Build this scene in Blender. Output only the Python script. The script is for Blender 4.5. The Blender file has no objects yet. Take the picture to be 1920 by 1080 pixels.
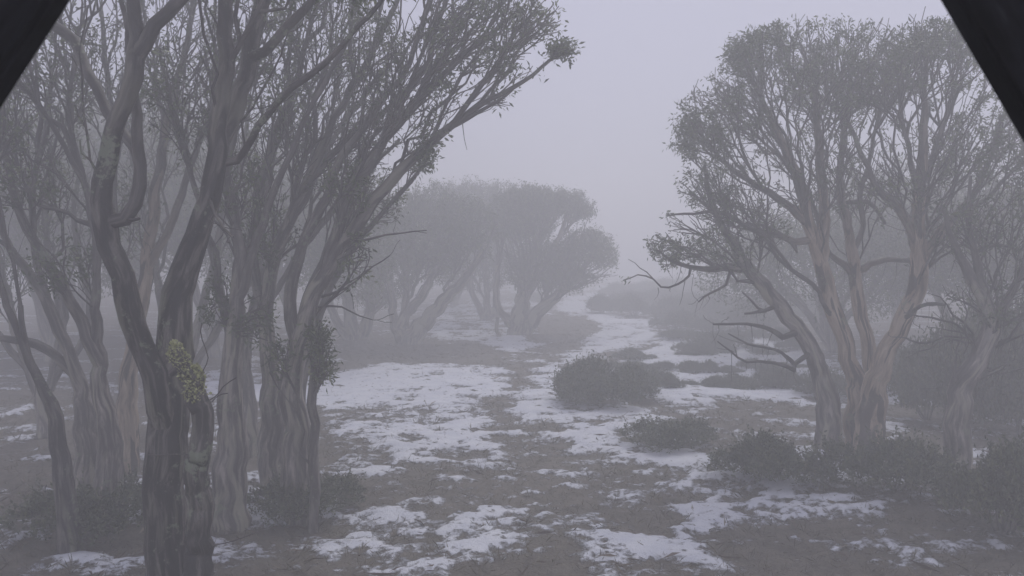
import bpy, math, random
import numpy as np
from mathutils import Matrix, Vector
rng = np.random.default_rng(7)
random.seed(7)
S = bpy.context.scene
C = S.collection
R = math.radians
# ------------------------------------------------------------------ camera
CAM_H = 4.5
PITCH = 2.66                      # degrees the lens looks down
F = 1507.0                        # focal length in photo pixels (1920 wide)
cd = bpy.data.cameras.new('camera')
cam = bpy.data.objects.new('camera', cd)
C.objects.link(cam)
cd.sensor_width = 36.0
cd.lens = 36.0 * F / 1920
cd.clip_start = 0.05
cd.clip_end = 1000
cam.location = (0, 0, CAM_H)
cam.rotation_euler = (R(90 - PITCH), 0, 0)
cd.dof.use_dof = True
cd.dof.focus_distance = 17
cd.dof.aperture_fstop = 5.6
S.camera = cam
# ------------------------------------------------------------------ light
SUN_EL, SUN_ROT = 50, 20
w = bpy.data.worlds.new("World")
S.world = w
w.use_nodes = True
nt = w.node_tree
nt.nodes.clear()
o_ = nt.nodes.new('ShaderNodeOutputWorld')
bg = nt.nodes.new('ShaderNodeBackground')
sky = nt.nodes.new('ShaderNodeTexSky')
sky.sky_type = 'NISHITA'
sky.sun_disc = False
sky.sun_elevation = R(SUN_EL)
sky.sun_rotation = R(SUN_ROT)
mixn = nt.nodes.new('ShaderNodeMix')
mixn.data_type = 'RGBA'
mixn.inputs[0].default_value = 0.93          # closed cloud over nearly all the blue
mixn.inputs[7].default_value = (5.25, 5.22, 6.7, 1)
nt.links.new(sky.outputs[0], mixn.inputs[6])
nt.links.new(mixn.outputs[2], bg.inputs[0])
bg.inputs[1].default_value = 0.10
nt.links.new(bg.outputs[0], o_.inputs[0])
sd = bpy.data.lights.new('sun', 'SUN')
sd.energy = 1.5
sd.angle = R(25)
sd.color = (1.0, 0.97, 0.93)
sun = bpy.data.objects.new('sun', sd)
C.objects.link(sun)
sun.rotation_euler = (R(90 - SUN_EL), 0, R(180 - SUN_ROT))
S.view_settings.view_transform = 'Standard'
S.view_settings.look = 'None'
S.view_settings.exposure = 0.08
S.view_settings.gamma = 1.0
S.render.engine = 'CYCLES'
S.cycles.volume_bounces = 6
S.cycles.max_bounces = 8
S.cycles.diffuse_bounces = 2
S.cycles.transparent_max_bounces = 8
S.cycles.use_denoising = True

# ------------------------------------------------------------------ helpers
_cp, _sp = math.cos(R(PITCH)), math.sin(R(PITCH))
def ray(px, py):
    a = (px - 960) / F
    b = -(py - 540) / F
    return np.array([a, _cp + b * _sp, -_sp + b * _cp])
def at(px, py, Y):                 # a pixel of the photo at a real distance Y metres
    d = ray(px, py)
    return np.array([0, 0, CAM_H]) + d * (Y / d[1])
def ground_pt(px, py):
    d = ray(px, py)
    return np.array([0, 0, CAM_H]) + d * (CAM_H / -d[2])
def ground_z(x, y):
    x = np.asarray(x, float); y = np.asarray(y, float)
    return (0.10 * np.sin(x * 0.31 + 1.3) * np.cos(y * 0.23 + .4) + 0.05 * np.sin(x * .9 + y * .6) + 0.03 * np.sin(y * 1.7 - x * .5)) * np.clip((y - 2) / 8, 0, 1)

def tag(o, label=None, cat=None, group=None, kind=None):
    if label: o['label'] = label
    if cat: o['category'] = cat
    if group: o['group'] = group
    if kind: o['kind'] = kind
    return o
def empty(name, loc, **k):
    o = bpy.data.objects.new(name, None)
    C.objects.link(o)
    o.location = loc
    o.empty_display_size = .3
    return tag(o, **k)
def link_mesh(name, me, mat, parent=None, smooth=True):
    o = bpy.data.objects.new(name, me)
    C.objects.link(o)
    if mat: me.materials.append(mat)
    if parent is not None:
        o.parent = parent
        o.matrix_parent_inverse = Matrix.Translation(-Vector(parent.location))
    if smooth and len(me.polygons):
        me.polygons.foreach_set('use_smooth', np.ones(len(me.polygons), bool))
    return o
def quads_mesh(name, V, Q):
    """V (n,3), Q (m,4) fast build"""
    me = bpy.data.meshes.new(name)
    me.vertices.add(len(V)); me.vertices.foreach_set('co', np.asarray(V, np.float32).ravel())
    Q = np.asarray(Q, np.int32)
    k = Q.shape[1]
    me.loops.add(Q.size); me.loops.foreach_set('vertex_index', Q.ravel())
    me.polygons.add(len(Q)); me.polygons.foreach_set('loop_start', np.arange(0, Q.size, k, dtype=np.int32))
    me.update(calc_edges=True)
    return me
def fattr(me, name, vals):
    a = me.attributes.new(name, 'FLOAT', 'POINT')
    a.data.foreach_set('value', np.asarray(vals, np.float32).ravel())
def vattr(me, name, vals):
    a = me.attributes.new(name, 'FLOAT_VECTOR', 'POINT')
    a.data.foreach_set('vector', np.asarray(vals, np.float32).ravel())

# ------------------------------------------------------------------ materials
def mat_new(name):
    m = bpy.data.materials.new(name)
    m.use_nodes = True
    n = m.node_tree
    b = n.nodes['Principled BSDF']
    return m, n, b
def N(n, t, **kw):
    x = n.nodes.new(t)
    for k, v in kw.items():
        setattr(x, k, v)
    return x
def ramp(n, fac, stops, interp='LINEAR'):
    r = N(n, 'ShaderNodeValToRGB')
    r.color_ramp.interpolation = interp
    els = r.color_ramp.elements
    while len(els) < len(stops): els.new(0.5)
    for e, (p, c) in zip(els, stops):
        e.position = p; e.color = (*c, 1)
    n.links.new(fac, r.inputs[0])
    return r.outputs[0]
def noise(n, vec, scale, detail=4, rough=.55, dist=0):
    x = N(n, 'ShaderNodeTexNoise')
    x.inputs['Scale'].default_value = scale
    x.inputs['Detail'].default_value = detail
    x.inputs['Roughness'].default_value = rough
    x.inputs['Distortion'].default_value = dist
    if vec is not None: n.links.new(vec, x.inputs['Vector'])
    return x.outputs[0]
def bark_mat(name, c_dark, c_mid, c_light, patch, c_patch, p_lo=.55, p_hi=.62):
    m, n, b = mat_new(name)
    at_ = N(n, 'ShaderNodeAttribute', attribute_name='bark')
    v = at_.outputs['Vector']
    f1 = noise(n, v, 9, 6, .65, .6)
    col = ramp(n, f1, [(.3, c_dark), (.5, c_mid), (.72, c_light)])
    f2 = noise(n, v, 3.2, 3, .5, 1.2)
    msk = ramp(n, f2, [(p_lo, (0, 0, 0)), (p_hi, (patch,) * 3)])
    mx = N(n, 'ShaderNodeMix', data_type='RGBA')
    n.links.new(msk, mx.inputs[0]); n.links.new(col, mx.inputs[6])
    mx.inputs[7].default_value = (*c_patch, 1)
    ga = N(n, 'ShaderNodeAttribute', attribute_name='girth')
    gr = N(n, 'ShaderNodeMapRange'); gr.inputs[1].default_value = .05; gr.inputs[2].default_value = .13
    n.links.new(ga.outputs['Fac'], gr.inputs[0])
    thin = ramp(n, f1, [(.3, (.025, .022, .021)), (.5, (.075, .068, .06)), (.75, (.21, .19, .165))])
    mg = N(n, 'ShaderNodeMix', data_type='RGBA')
    n.links.new(gr.outputs[0], mg.inputs[0]); n.links.new(thin, mg.inputs[6]); n.links.new(mx.outputs[2], mg.inputs[7])
    mx = mg
    # pale lichen specks
    tc = N(n, 'ShaderNodeTexCoord')
    f3 = noise(n, tc.outputs['Object'], 14, 4, .7)
    f4 = noise(n, tc.outputs['Object'], 1.7, 2, .5)
    mm = N(n, 'ShaderNodeMath', operation='MULTIPLY'); n.links.new(f3, mm.inputs[0]); n.links.new(f4, mm.inputs[1])
    lm = ramp(n, mm.outputs[0], [(.33, (0, 0, 0)), (.38, (.7,) * 3)])
    m2 = N(n, 'ShaderNodeMix', data_type='RGBA')
    n.links.new(lm, m2.inputs[0]); n.links.new(mx.outputs[2], m2.inputs[6])
    m2.inputs[7].default_value = (.20, .23, .15, 1)
    n.links.new(m2.outputs[2], b.inputs['Base Color'])
    b.inputs['Roughness'].default_value = .62
    bp = N(n, 'ShaderNodeBump'); bp.inputs['Strength'].default_value = .8; bp.inputs['Distance'].default_value = .03
    n.links.new(f1, bp.inputs['Height']); n.links.new(bp.outputs[0], b.inputs['Normal'])
    return m
BARK_DARK = bark_mat('wet_grey_bark', (.006, .0055, .005), (.03, .027, .024), (.26, .235, .20), .75, (.20, .195, .14), .52, .60)
BARK_GREY = bark_mat('grey_bark', (.022, .019, .018), (.12, .106, .094), (.46, .42, .36), .85, (.36, .345, .26), .5, .57)
BARK_TAN = bark_mat('cream_and_tan_bark', (.09, .07, .05), (.33, .265, .19), (.56, .48, .37), .9, (.045, .037, .032), .50, .53)
def leaf_mat(name, a, bcol, c):
    m, n, b = mat_new(name)
    at_ = N(n, 'ShaderNodeAttribute', attribute_name='tone')
    col = ramp(n, at_.outputs['Fac'], [(0, a), (.6, bcol), (.93, c), (1, (.16, .085, .06))])
    n.links.new(col, b.inputs['Base Color'])
    b.inputs['Roughness'].default_value = .45
    tr = N(n, 'ShaderNodeBsdfTranslucent'); n.links.new(col, tr.inputs[0])
    ms = N(n, 'ShaderNodeMixShader'); ms.inputs[0].default_value = .2
    n.links.new(b.outputs[0], ms.inputs[1]); n.links.new(tr.outputs[0], ms.inputs[2])
    n.links.new(ms.outputs[0], n.nodes['Material Output'].inputs[0])
    return m
LEAF = leaf_mat('gum_leaves', (.035, .055, .020), (.095, .125, .050), (.22, .25, .12))
LEAF_HEATH = leaf_mat('heath_leaves', (.032, .045, .020), (.085, .105, .050), (.19, .20, .10))
def plain(name, col, rough=.8, sc=12, amt=.35):
    m, n, b = mat_new(name)
    tc = N(n, 'ShaderNodeTexCoord')
    f = noise(n, tc.outputs['Object'], sc, 5, .6)
    c = ramp(n, f, [(.3, tuple(x * (1 - amt) for x in col)), (.7, tuple(min(1, x * (1 + amt)) for x in col))])
    n.links.new(c, b.inputs['Base Color'])
    b.inputs['Roughness'].default_value = rough
    bp = N(n, 'ShaderNodeBump'); bp.inputs['Strength'].default_value = .5; bp.inputs['Distance'].default_value = .01
    n.links.new(f, bp.inputs['Height']); n.links.new(bp.outputs[0], b.inputs['Normal'])
    return m
STRIP = plain('shed_bark', (.055, .045, .038))
MOSS = plain('yellow_green_lichen', (.38, .39, .18), sc=30, amt=.6)

# ------------------------------------------------------------------ tree growing
def norm(v):
    return v / (np.linalg.norm(v, axis=-1, keepdims=True) + 1e-9)
def resample(P, W, step):
    P = np.asarray(P, float); W = np.asarray(W, float)
    if len(P) == 2:
        P = np.array([P[0], (P[0] + P[1]) / 2, P[1]]); W = np.array([W[0], W.mean(), W[1]])
    E = np.vstack([2 * P[0] - P[1], P, 2 * P[-1] - P[-2]])
    out, wo = [], []
    for i in range(len(P) - 1):
        a, b, c, d = E[i:i + 4]
        k = max(1, int(round(np.linalg.norm(c - b) / step)))
        for t in np.arange(k) / k:
            out.append(.5 * ((2 * b) + (c - a) * t + (2 * a - 5 * b + 4 * c - d) * t * t + (3 * b - a - 3 * c + d) * t ** 3))
            wo.append(W[i] * (1 - t) + W[i + 1] * t)
    out.append(P[-1]); wo.append(W[-1])
    return np.array(out), np.array(wo)

class Tree:
    def __init__(self, cap=60000):
        self.p = np.zeros((cap, 3)); self.par = np.full(cap, -1, int); self.L = np.zeros(cap)
        self.d = np.zeros((cap, 3)); self.minr = np.zeros(cap); self.tip = np.zeros(cap, bool); self.leafy = np.zeros(cap)
        self.grow = np.zeros(cap, bool)
        self.n = 0
    def add(self, p, par, minr=0., grow=True):
        i = self.n; self.n += 1
        self.p[i] = p; self.par[i] = par; self.minr[i] = minr; self.grow[i] = grow
        if par >= 0:
            v = p - self.p[par]; l = np.linalg.norm(v)
            self.L[i] = self.L[par] + l
            self.d[i] = v / (l + 1e-9)
        else:
            self.d[i] = (0, 0, 1)
        return i
    def stem(self, P, Rr, step=.18, grow_from=0.35, dead=False):
        Q, Wd = resample(P, Rr, step)
        jit = rng.normal(0, 1, (len(Q), 3)); jit = (jit + np.roll(jit, 1, 0)) * .5
        Q[1:-1] += jit[1:-1] * (.012 + .12 * Wd[1:-1, None])
        if self.n == 0:
            k = self.add(Q[0], -1, Wd[0], False)
        else:
            j = int(np.argmin(np.linalg.norm(self.p[:self.n] - Q[0], axis=1)))
            k = j
        for i in range(1, len(Q)):
            k = self.add(Q[i], k, Wd[i], (not dead) and i / len(Q) > grow_from)
        self.tip[k] = True
        if dead:
            self.leafy[k] = 0
            ids = list(range(max(1, self.n - int(len(Q) * .75)), self.n))
            for _ in range(min(9, max(2, len(Q) // 3)) if len(Q) > 5 else 0):
                j = ids[rng.integers(len(ids))]
                dv = norm(self.d[j] + rng.normal(0, .75, 3)) * rng.uniform(.03, .08)
                kk = j; q = self.p[j].copy()
                for _s in range(rng.integers(3, 10)):
                    dv = dv + rng.normal(0, .016, 3) + np.array([0, 0, .004]); q = q + dv
                    kk = self.add(q.copy(), kk, .0045, False)
                self.tip[kk] = True; self.leafy[kk] = 0
        else: self.leafy[k] = 1
        return k
    def target(self, t, leafy, bf=.35, step=.28, up=.25, wig=.05, pen=1.6):
        n = self.n
        v = t - self.p[:n]
        dist = np.linalg.norm(v, axis=1)
        cosang = np.einsum('ij,ij->i', v, self.d[:n]) / (dist + 1e-6)
        cost = dist * (1.0 + pen * (1 - cosang)) + bf * self.L[:n]
        cost[~self.grow[:n]] += 50
        cost[dist < .12] += 20
        j = int(np.argmin(cost))
        D = dist[j]
        if D < .08: return
        p0 = self.p[j]; d0 = self.d[j]
        dirv = v[j] / D
        t1 = norm(dirv + np.array([0, 0, up]) + rng.normal(0, .18, 3))
        k = max(2, int(D / step))
        par = j
        m0 = norm(d0 * .7 + dirv * .5) * D * .9; m1 = t1 * D * .7
        ph = rng.normal(0, 1, 3)
        for s in range(1, k + 1):
            u = s / k
            h = (2 * u ** 3 - 3 * u * u + 1) * p0 + (u ** 3 - 2 * u * u + u) * m0 + (-2 * u ** 3 + 3 * u * u) * t + (u ** 3 - u * u) * m1
            if s < k: h = h + rng.normal(0, wig, 3) * min(1, D)
            par = self.add(h, par)
            self.grow[par] = True
        self.tip[par] = True
        self.leafy[par] = leafy
    def crown(self, E, **kw):
        """E: list of (centre, radii(3), n, inner_rho, leaf_outer, leaf_inner, zcut)"""
        T = []
        for c, r, n, rin, lo, li, zc in E:
            k = 0
            while k < n:
                u = norm(rng.normal(0, 1, 3))
                if u[2] < zc: continue
                bump = 1 + .10 * math.sin(u[0] * 7 + c[0] * 3) * math.cos(u[2] * 6 + c[1]) + .07 * math.sin(u[1] * 11 + u[2] * 9)
                rho = rin + (1 - rin) * rng.random() ** .6
                p = c + u * r * rho * bump
                if p[2] < .5: k += 1; continue
                T.append((p, lo if rho > (.72 + .28 * rin) - .12 else li)); k += 1
        # first a set of long limbs that leave the stems low, then the twigs that hang on them
        lim = kw.pop('limbs', .06); bfl = kw.pop('bfl', .75)
        for c, r, n, rin, lo, li, zc in E:
            for _ in range(int(n * lim)):
                u = norm(rng.normal(0, 1, 3))
                if u[2] < zc: continue
                p = c + u * r * rng.uniform(.35, .85)
                if p[2] > .8: self.target(p, li, bf=bfl, wig=.07, step=kw.get('step', .28), pen=2.2)
        T = sorted(T, key=lambda q: np.min(np.linalg.norm(self.p[:self.n:3] - q[0], axis=1)) + rng.normal(0, .25))
        kw.setdefault('bf', .5)
        for p, lf in T:
            if self.n > len(self.p) - 200: break
            self.target(p, lf, **kw)
    def radii(self, rt=.005, ex=.46):
        n = self.n
        cnt = np.zeros(n)
        cnt[self.tip[:n]] = 1
        # children counts
        haschild = np.zeros(n, bool); haschild[self.par[1:n]] = True
        cnt[~haschild] = 1
        for i in range(n - 1, 0, -1):
            cnt[self.par[i]] += cnt[i]
        self.r = np.where(self.minr[:n] > 0, np.maximum(self.minr[:n], np.minimum(self.minr[:n] * 1.12, rt * cnt ** ex * .8)), rt * np.maximum(cnt, 1) ** ex)
        for i in range(1, n):      # never thicker than the parent by much
            self.r[i] = min(self.r[i], self.r[self.par[i]] * (1.02 if self.minr[i] > 0 else .92 if self.minr[self.par[i]] > 0 else 1.0))
        self.cnt = cnt
    def meshes(self, name_prefix='', thick=.035, kb=16):
        n = self.n
        par = self.par[:n]; p = self.p[:n]; r = self.r
        main = np.full(n, -1, int); best = np.full(n, -1.)
        for i in range(1, n):
            q = par[i]
            sc = r[i] + .0001 * self.cnt[i]
            if sc > best[q]: best[q] = sc; main[q] = i
        d = self.d[:n].copy()
        hm = main >= 0
        fwd = norm(p[main[hm]] - p[hm])
        d[hm] = norm(d[hm] + fwd)
        ref = norm(np.array([.25, .93, .12]))
        u = norm(np.cross(d, ref)); v = np.cross(d, u)
        def build(sel, k):
            # sel = child node indices; ring at every child + start ring (own if not the main child)
            if len(sel) == 0: return None
            idx = np.arange(k) * 2 * np.pi / k
            cs, sn = np.cos(idx), np.sin(idx)
            used = np.zeros(n, bool)
            ismain = main[par[sel]] == sel
            need = np.unique(np.concatenate([sel, par[sel][ismain]]))
            slot = np.full(n, -1); slot[need] = np.arange(len(need))
            lump = 1.0
            if k > 6:
                Ln = self.L[need][:, None]
                lump = 1 + .03 * rng.normal(0, 1, (len(need), k)) + .07 * np.sin(idx * 2 + Ln * .35) + .045 * np.sin(idx * 3 - Ln * .5 + 1) + .035 * np.sin(idx * 5 + Ln * .4) + .05 * np.sin(Ln * 4.1) * np.sin(Ln * 1.7 + 2)
            rr = r[need][:, None] * lump
            rings = p[need][:, None, :] + (u[need][:, None, :] * cs[None, :, None] + v[need][:, None, :] * sn[None, :, None]) * (rr[..., None] if k > 6 else r[need][:, None, None])
            bk = np.stack([np.broadcast_to(r[need][:, None] * cs * 1.0, (len(need), k)), np.broadcast_to(r[need][:, None] * sn, (len(need), k)), np.broadcast_to((self.L[need] * .16)[:, None], (len(need), k))], -1)
            V = [rings.reshape(-1, 3)]; B = [bk.reshape(-1, 3)]
            base0 = len(need) * k
            side = sel[~ismain]
            if len(side):
                q = par[side]
                uu = norm(np.cross(self.d[side], ref)); vv = np.cross(self.d[side], uu)
                rs = np.minimum(r[side] * 1.25, r[q])
                rg = p[q][:, None, :] + (uu[:, None, :] * cs[None, :, None] + vv[:, None, :] * sn[None, :, None]) * rs[:, None, None]
                V.append(rg.reshape(-1, 3))
                B.append(np.stack([rs[:, None] * cs, rs[:, None] * sn, np.broadcast_to((self.L[q] * .16)[:, None], (len(side), k))], -1).reshape(-1, 3))
            V = np.vstack(V); B = np.vstack(B)
            a0 = np.where(ismain, slot[par[sel]] * k, 0)
            a0[~ismain] = base0 + np.arange(len(side)) * k
            b0 = slot[sel] * k
            j = np.arange(k); j2 = (j + 1) % k
            Q = np.stack([a0[:, None] + j, a0[:, None] + j2, b0[:, None] + j2, b0[:, None] + j], -1).reshape(-1, 4)
            me = quads_mesh('limbs', V, Q)
            vattr(me, 'bark', B)
            fattr(me, 'girth', np.hypot(B[:, 0], B[:, 1]))
            return me
        ids = np.arange(1, n)
        big = ids[(r[ids] >= thick)]
        small = ids[(r[ids] < thick)]
        return build(big, kb), build(small, 4)
    def leaves(self, per=12, size=.085, spread=.16, droop=.5):
        n = self.n
        has = np.zeros(n, bool); has[self.par[1:n]] = True
        tips = np.where(self.tip[:n] & (rng.random(n) < self.leafy[:n]))[0]
        if len(tips) == 0: return None
        ids = np.repeat(tips, per)
        u = rng.random(len(ids))
        q = self.par[ids]
        pos = self.p[ids] * (1 - u[:, None] * .8) + self.p[q] * u[:, None] * .8
        pos = pos + rng.normal(0, spread * .55, (len(ids), 3))
        d = norm(self.d[ids] * .5 + rng.normal(0, .75, (len(ids), 3)) + np.array([0, 0, -droop]))
        s = size * rng.uniform(.65, 1.25, len(ids))
        clump = np.repeat(rng.random(len(tips)), per)
        return leaf_mesh(pos, d, s, clump)
def leaf_mesh(pos, d, s, clump, wid=.17, tone_jit=.25):
    m = len(pos)
    side = norm(np.cross(d, norm(rng.normal(0, 1, (m, 3)))))
    nrm = np.cross(d, side)
    s = s[:, None]
    a = pos; b = pos + d * s * .45 + side * s * wid + nrm * s * .05
    c = pos + d * s + nrm * s * -.08; e = pos + d * s * .45 - side * s * wid + nrm * s * .05
    V = np.stack([a, b, c, e], 1).reshape(-1, 3)
    me = quads_mesh('leaves', V, np.arange(m * 4).reshape(-1, 4))
    fattr(me, 'tone', np.repeat(np.clip(clump * .7 + rng.random(m) * tone_jit + .02, 0, .99), 4))
    return me

def finish(tr, name, root, bark, rt=.005, per=12, size=.085, spread=.16, ex=.46, strips=0, thick=.035, leafmat=None, droop=.5):
    tr.radii(rt, ex)
    a, b = tr.meshes(thick=thick)
    if a: link_mesh('trunk', a, bark, root)
    if b: link_mesh('branches', b, bark, root)
    lf = tr.leaves(per, size, spread, droop)
    if lf: link_mesh('foliage', lf, leafmat or LEAF, root, smooth=False)
    if strips:
        n = tr.n
        cand = np.where((tr.r > .018) & (tr.r < .12) & (np.abs(tr.d[:n, 2]) < .93) & (tr.p[:n, 2] > 1.8))[0]
        V = []; Q = []
        for i in rng.choice(cand, min(strips, len(cand)), replace=False):
            p = tr.p[i] + np.array([rng.normal(0, .02), rng.normal(0, .02), -tr.r[i] * .7])
            L = rng.uniform(.1, .8) ** 2 + .06; wd = rng.uniform(.003, .010)
            ang = rng.uniform(0, 3.14); sv = np.array([math.cos(ang), math.sin(ang), 0]) * wd
            bend = rng.normal(0, .12, 2)
            base = len(V)
            for s in range(4):
                t = s / 3
                c = p + np.array([bend[0] * t * t * L * 2 + rng.normal(0, .018), bend[1] * t * t * L * 2, -L * t])
                V += [c - sv * (1 - .6 * t), c + sv * (1 - .6 * t)]
                if s: Q.append((base + 2 * s - 2, base + 2 * s - 1, base + 2 * s + 1, base + 2 * s))
        if Q:
            o = link_mesh('hanging_bark', quads_mesh('strips', np.array(V), np.array(Q)), STRIP, root)
            o['kind'] = 'stuff'
def px_stem(tr, pts, Y, **kw):
    """pts: (px, py, width_px[, Y])"""
    P = [at(q[0], q[1], q[3] if len(q) > 3 else Y) for q in pts]
    dk = .68 if kw.get('dead') and pts[0][2] < 21 else 1.0
    W = [max(.005, dk * q[2] * (q[3] if len(q) > 3 else Y) / F * .5) for q in pts]
    return tr.stem(P, W, **kw)
def ell(cx, cy, rx, ry, Y, rd, n, rin=.45, lo=.95, li=.35, zc=-.6):
    return (at(cx, cy, Y), np.array([rx * Y / F, rd, ry * Y / F]), n, rin, lo, li, zc)
def base_of(px, Y):
    x = (px - 960) / F * Y
    return np.array([x, Y, float(ground_z(x, Y)) - .12])
def root_at(px, Y, **kw):
    b = base_of(px, Y)
    return empty('snow_gum', (b[0], b[1], b[2] + .12), **kw)
def gpy(px, Y):     # the pixel row of the ground at distance Y
    z = float(ground_z((px - 960) / F * Y, Y)) - .15
    a = (z - CAM_H) / Y        # z/y slope
    # solve (-sp + b cp)/(cp + b sp) = a
    b = (a * _cp + _sp) / (_cp - a * _sp)
    return 540 - b * F

# ================================================================== SETTING
# ground ------------------------------------------------------------
def axis(lo, hi, fine_lo, fine_hi, fs, cs):
    return np.unique(np.concatenate([np.arange(lo, fine_lo, cs), np.arange(fine_lo, fine_hi, fs), np.arange(fine_hi, hi + .01, cs)]))
gx = axis(-72, 72, -14, 16, .085, 1.6)
gy = np.unique(np.concatenate([np.arange(-8, 9, 1.), np.arange(9, 30, .07), np.arange(30, 46, .12), np.arange(46, 62, .25), np.arange(62, 141, 1.5)]))
GX, GY = np.meshgrid(gx, gy)
SNOW = [  # outline of each snow patch as read off the photo, laid on the ground plane; amount of cover
 ([(1035, 575), (1060, 560), (1100, 552), (1140, 550), (1120, 562), (1108, 572), (1128, 582), (1165, 596), (1232, 603), (1226, 640), (1208, 652), (1160, 658), (1120, 664), (1078, 680), (1050, 700), (1046, 735), (1040, 800), (960, 800), (975, 735), (1010, 702), (1045, 688), (1066, 668), (1090, 650), (1112, 630), (1128, 614), (1115, 602), (1088, 592), (1050, 588)], .72),
 ([(600, 712), (640, 697), (700, 689), (760, 684), (850, 685), (935, 690), (955, 702), (958, 722), (930, 760), (600, 770), (480, 740)], .74),
 ([(898, 642), (960, 637), (1030, 640), (1028, 648), (985, 656), (950, 663), (922, 656)], .8),
 ([(1100, 735), (1165, 692), (1200, 665), (1262, 655), (1275, 636), (1310, 640), (1300, 665), (1262, 695), (1240, 730)], 1.0),
 ([(1240, 640), (1300, 622), (1480, 640), (1560, 700), (1500, 750), (1200, 750)], 1.0),
 ([(800, 575), (1010, 560), (1040, 600), (1000, 640), (800, 640)], .36),
 ([(1120, 540), (1300, 535), (1300, 560), (1130, 566)], .45),
 ([(1010, 600), (1040, 590), (1100, 598), (1122, 612), (1085, 640), (1040, 660), (985, 650)], -.55),
 ([(620, 640), (900, 645), (960, 668), (930, 684), (760, 680), (640, 686)], -.45),
 ([(955, 690), (1000, 690), (985, 740), (940, 740)], -.15),
 ([(380, 700), (620, 700), (620, 760), (380, 760)], .45),
 ([(1540, 680), (1780, 680), (1780, 760), (1540, 760)], .45),
 ([(620, 790), (900, 760), (930, 860), (700, 900), (600, 860)], .40),
 ([(1010, 770), (1290, 770), (1330, 880), (1080, 900)], .45),
 ([(1240, 860), (1700, 840), (1750, 960), (1300, 990)], .5),
 ([(250, 880), (620, 880), (640, 980), (300, 1000)], .5),
 ([(640, 960), (900, 930), (960, 1060), (660, 1090)], .42),
 ([(1060, 960), (1300, 990), (1320, 1090), (1080, 1090)], .42),
]
def inpoly(px, py, P):
    ins = np.zeros(px.shape, bool)
    for (xa, ya), (xb, yb) in zip(P, P[1:] + P[:1]):
        if ya == yb: continue
        c = ((ya > py) != (yb > py)) & (px < (xb - xa) * (py - ya) / (yb - ya) + xa)
        ins ^= c
    return ins
def amount(X, Y_):
    a = np.full(X.shape, -.15)
    ok = Y_ > 6
    Yc = np.where(ok, Y_, 6.)
    jr = np.random.default_rng(5)
    for _ in range(10):
        jx, jy = jr.normal(0, .35, 2)
        jx *= 1.0; jy *= 1.0
        yy = Yc + jy * Yc * .045
        px = 960 + (X + jx) / (yy * _cp) * F
        t = -CAM_H / yy
        b_ = (t * _cp + _sp) / (_cp - t * _sp)
        px = 960 + (X + jx) / (yy / (_cp + b_ * _sp)) * F
        py = 540 - b_ * F
        for P, am in SNOW:
            a = a + inpoly(px, py, P) * am * ok / 10
    return a + .15 * np.clip((Y_ - 70) / 30, 0, 1)
def vnoise(x, y, sc, seed):
    g = np.random.default_rng(seed).random((256, 256))
    x = x * sc; y = y * sc
    xi = np.floor(x).astype(int); yi = np.floor(y).astype(int)
    fx = x - xi; fy = y - yi
    fx = fx * fx * (3 - 2 * fx); fy = fy * fy * (3 - 2 * fy)
    a, b_, c, d_ = g[yi & 255, xi & 255], g[yi & 255, (xi + 1) & 255], g[(yi + 1) & 255, xi & 255], g[(yi + 1) & 255, (xi + 1) & 255]
    return (a * (1 - fx) + b_ * fx) * (1 - fy) + (c * (1 - fx) + d_ * fx) * fy - .5
def fbm(x, y, sc, seed, o=5, gain=.6):
    t = 0; am = 1
    for i in range(o):
        ca, sa_ = math.cos(i * 1.1 + .4), math.sin(i * 1.1 + .4)
        t = t + am * vnoise(x * ca - y * sa_ + i * 17, x * sa_ + y * ca, sc * 2 ** i, seed + i); am *= gain
    return t
def cover(X, Y_):
    return amount(X, Y_) + .85 * fbm(X, Y_ * 1.25, 1.15, 101, 5, .74)
def sstep(v, a_, b_):
    t = np.clip((v - a_) / (b_ - a_), 0, 1)
    return t * t * (3 - 2 * t)
AM = cover(GX, GY)
near_ = np.clip((GY - 5) / 4, 0, 1)
hum = np.maximum(fbm(GX, GY, 2.2, 301, 3, .5), -.2) * .09
GZ = ground_z(GX, GY) + near_ * (.065 * sstep(AM, -.02, .5) + hum * (1 - .7 * sstep(AM, -.05, .4)))
V = np.stack([GX, GY, GZ], -1).reshape(-1, 3)
ny, nx = GX.shape
ii = (np.arange(ny - 1)[:, None] * nx + np.arange(nx - 1)[None, :]).ravel()
me = quads_mesh('ground', V, np.stack([ii, ii + 1, ii + nx + 1, ii + nx], -1))
fattr(me, 'snow', AM)
m, n, b = mat_new('snow_and_wet_grass')
tc = N(n, 'ShaderNodeTexCoord')
ob = tc.outputs['Object']
sa = N(n, 'ShaderNodeAttribute', attribute_name='snow')
n1 = noise(n, ob, 1.1, 9, .68, .5)
n1b = noise(n, ob, 6.0, 6, .7, .3)
def M(op, a, c=None):
    x = N(n, 'ShaderNodeMath', operation=op)
    for i, q in enumerate((a, c)):
        if q is None: continue
        if isinstance(q, (int, float)): x.inputs[i].default_value = q
        else: n.links.new(q, x.inputs[i])
    return x.outputs[0]
nn = M('MULTIPLY', M('SUBTRACT', n1, .5), 2.2)
nb = M('MULTIPLY', M('SUBTRACT', n1b, .5), 2.0)
tot = M('ADD', sa.outputs['Fac'], nb)
msk = N(n, 'ShaderNodeMapRange'); msk.inputs[1].default_value = .02; msk.inputs[2].default_value = .30
n.links.new(tot, msk.inputs[0])
g1 = noise(n, ob, 3.1, 8, .7, .2)
g2 = noise(n, ob, 22, 5, .7)
gc = ramp(n, g1, [(.3, (.075, .066, .05)), (.5, (.135, .118, .088)), (.7, (.20, .17, .135))])
gm = N(n, 'ShaderNodeMix', data_type='RGBA', blend_type='MULTIPLY'); gm.inputs[0].default_value = .8
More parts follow.
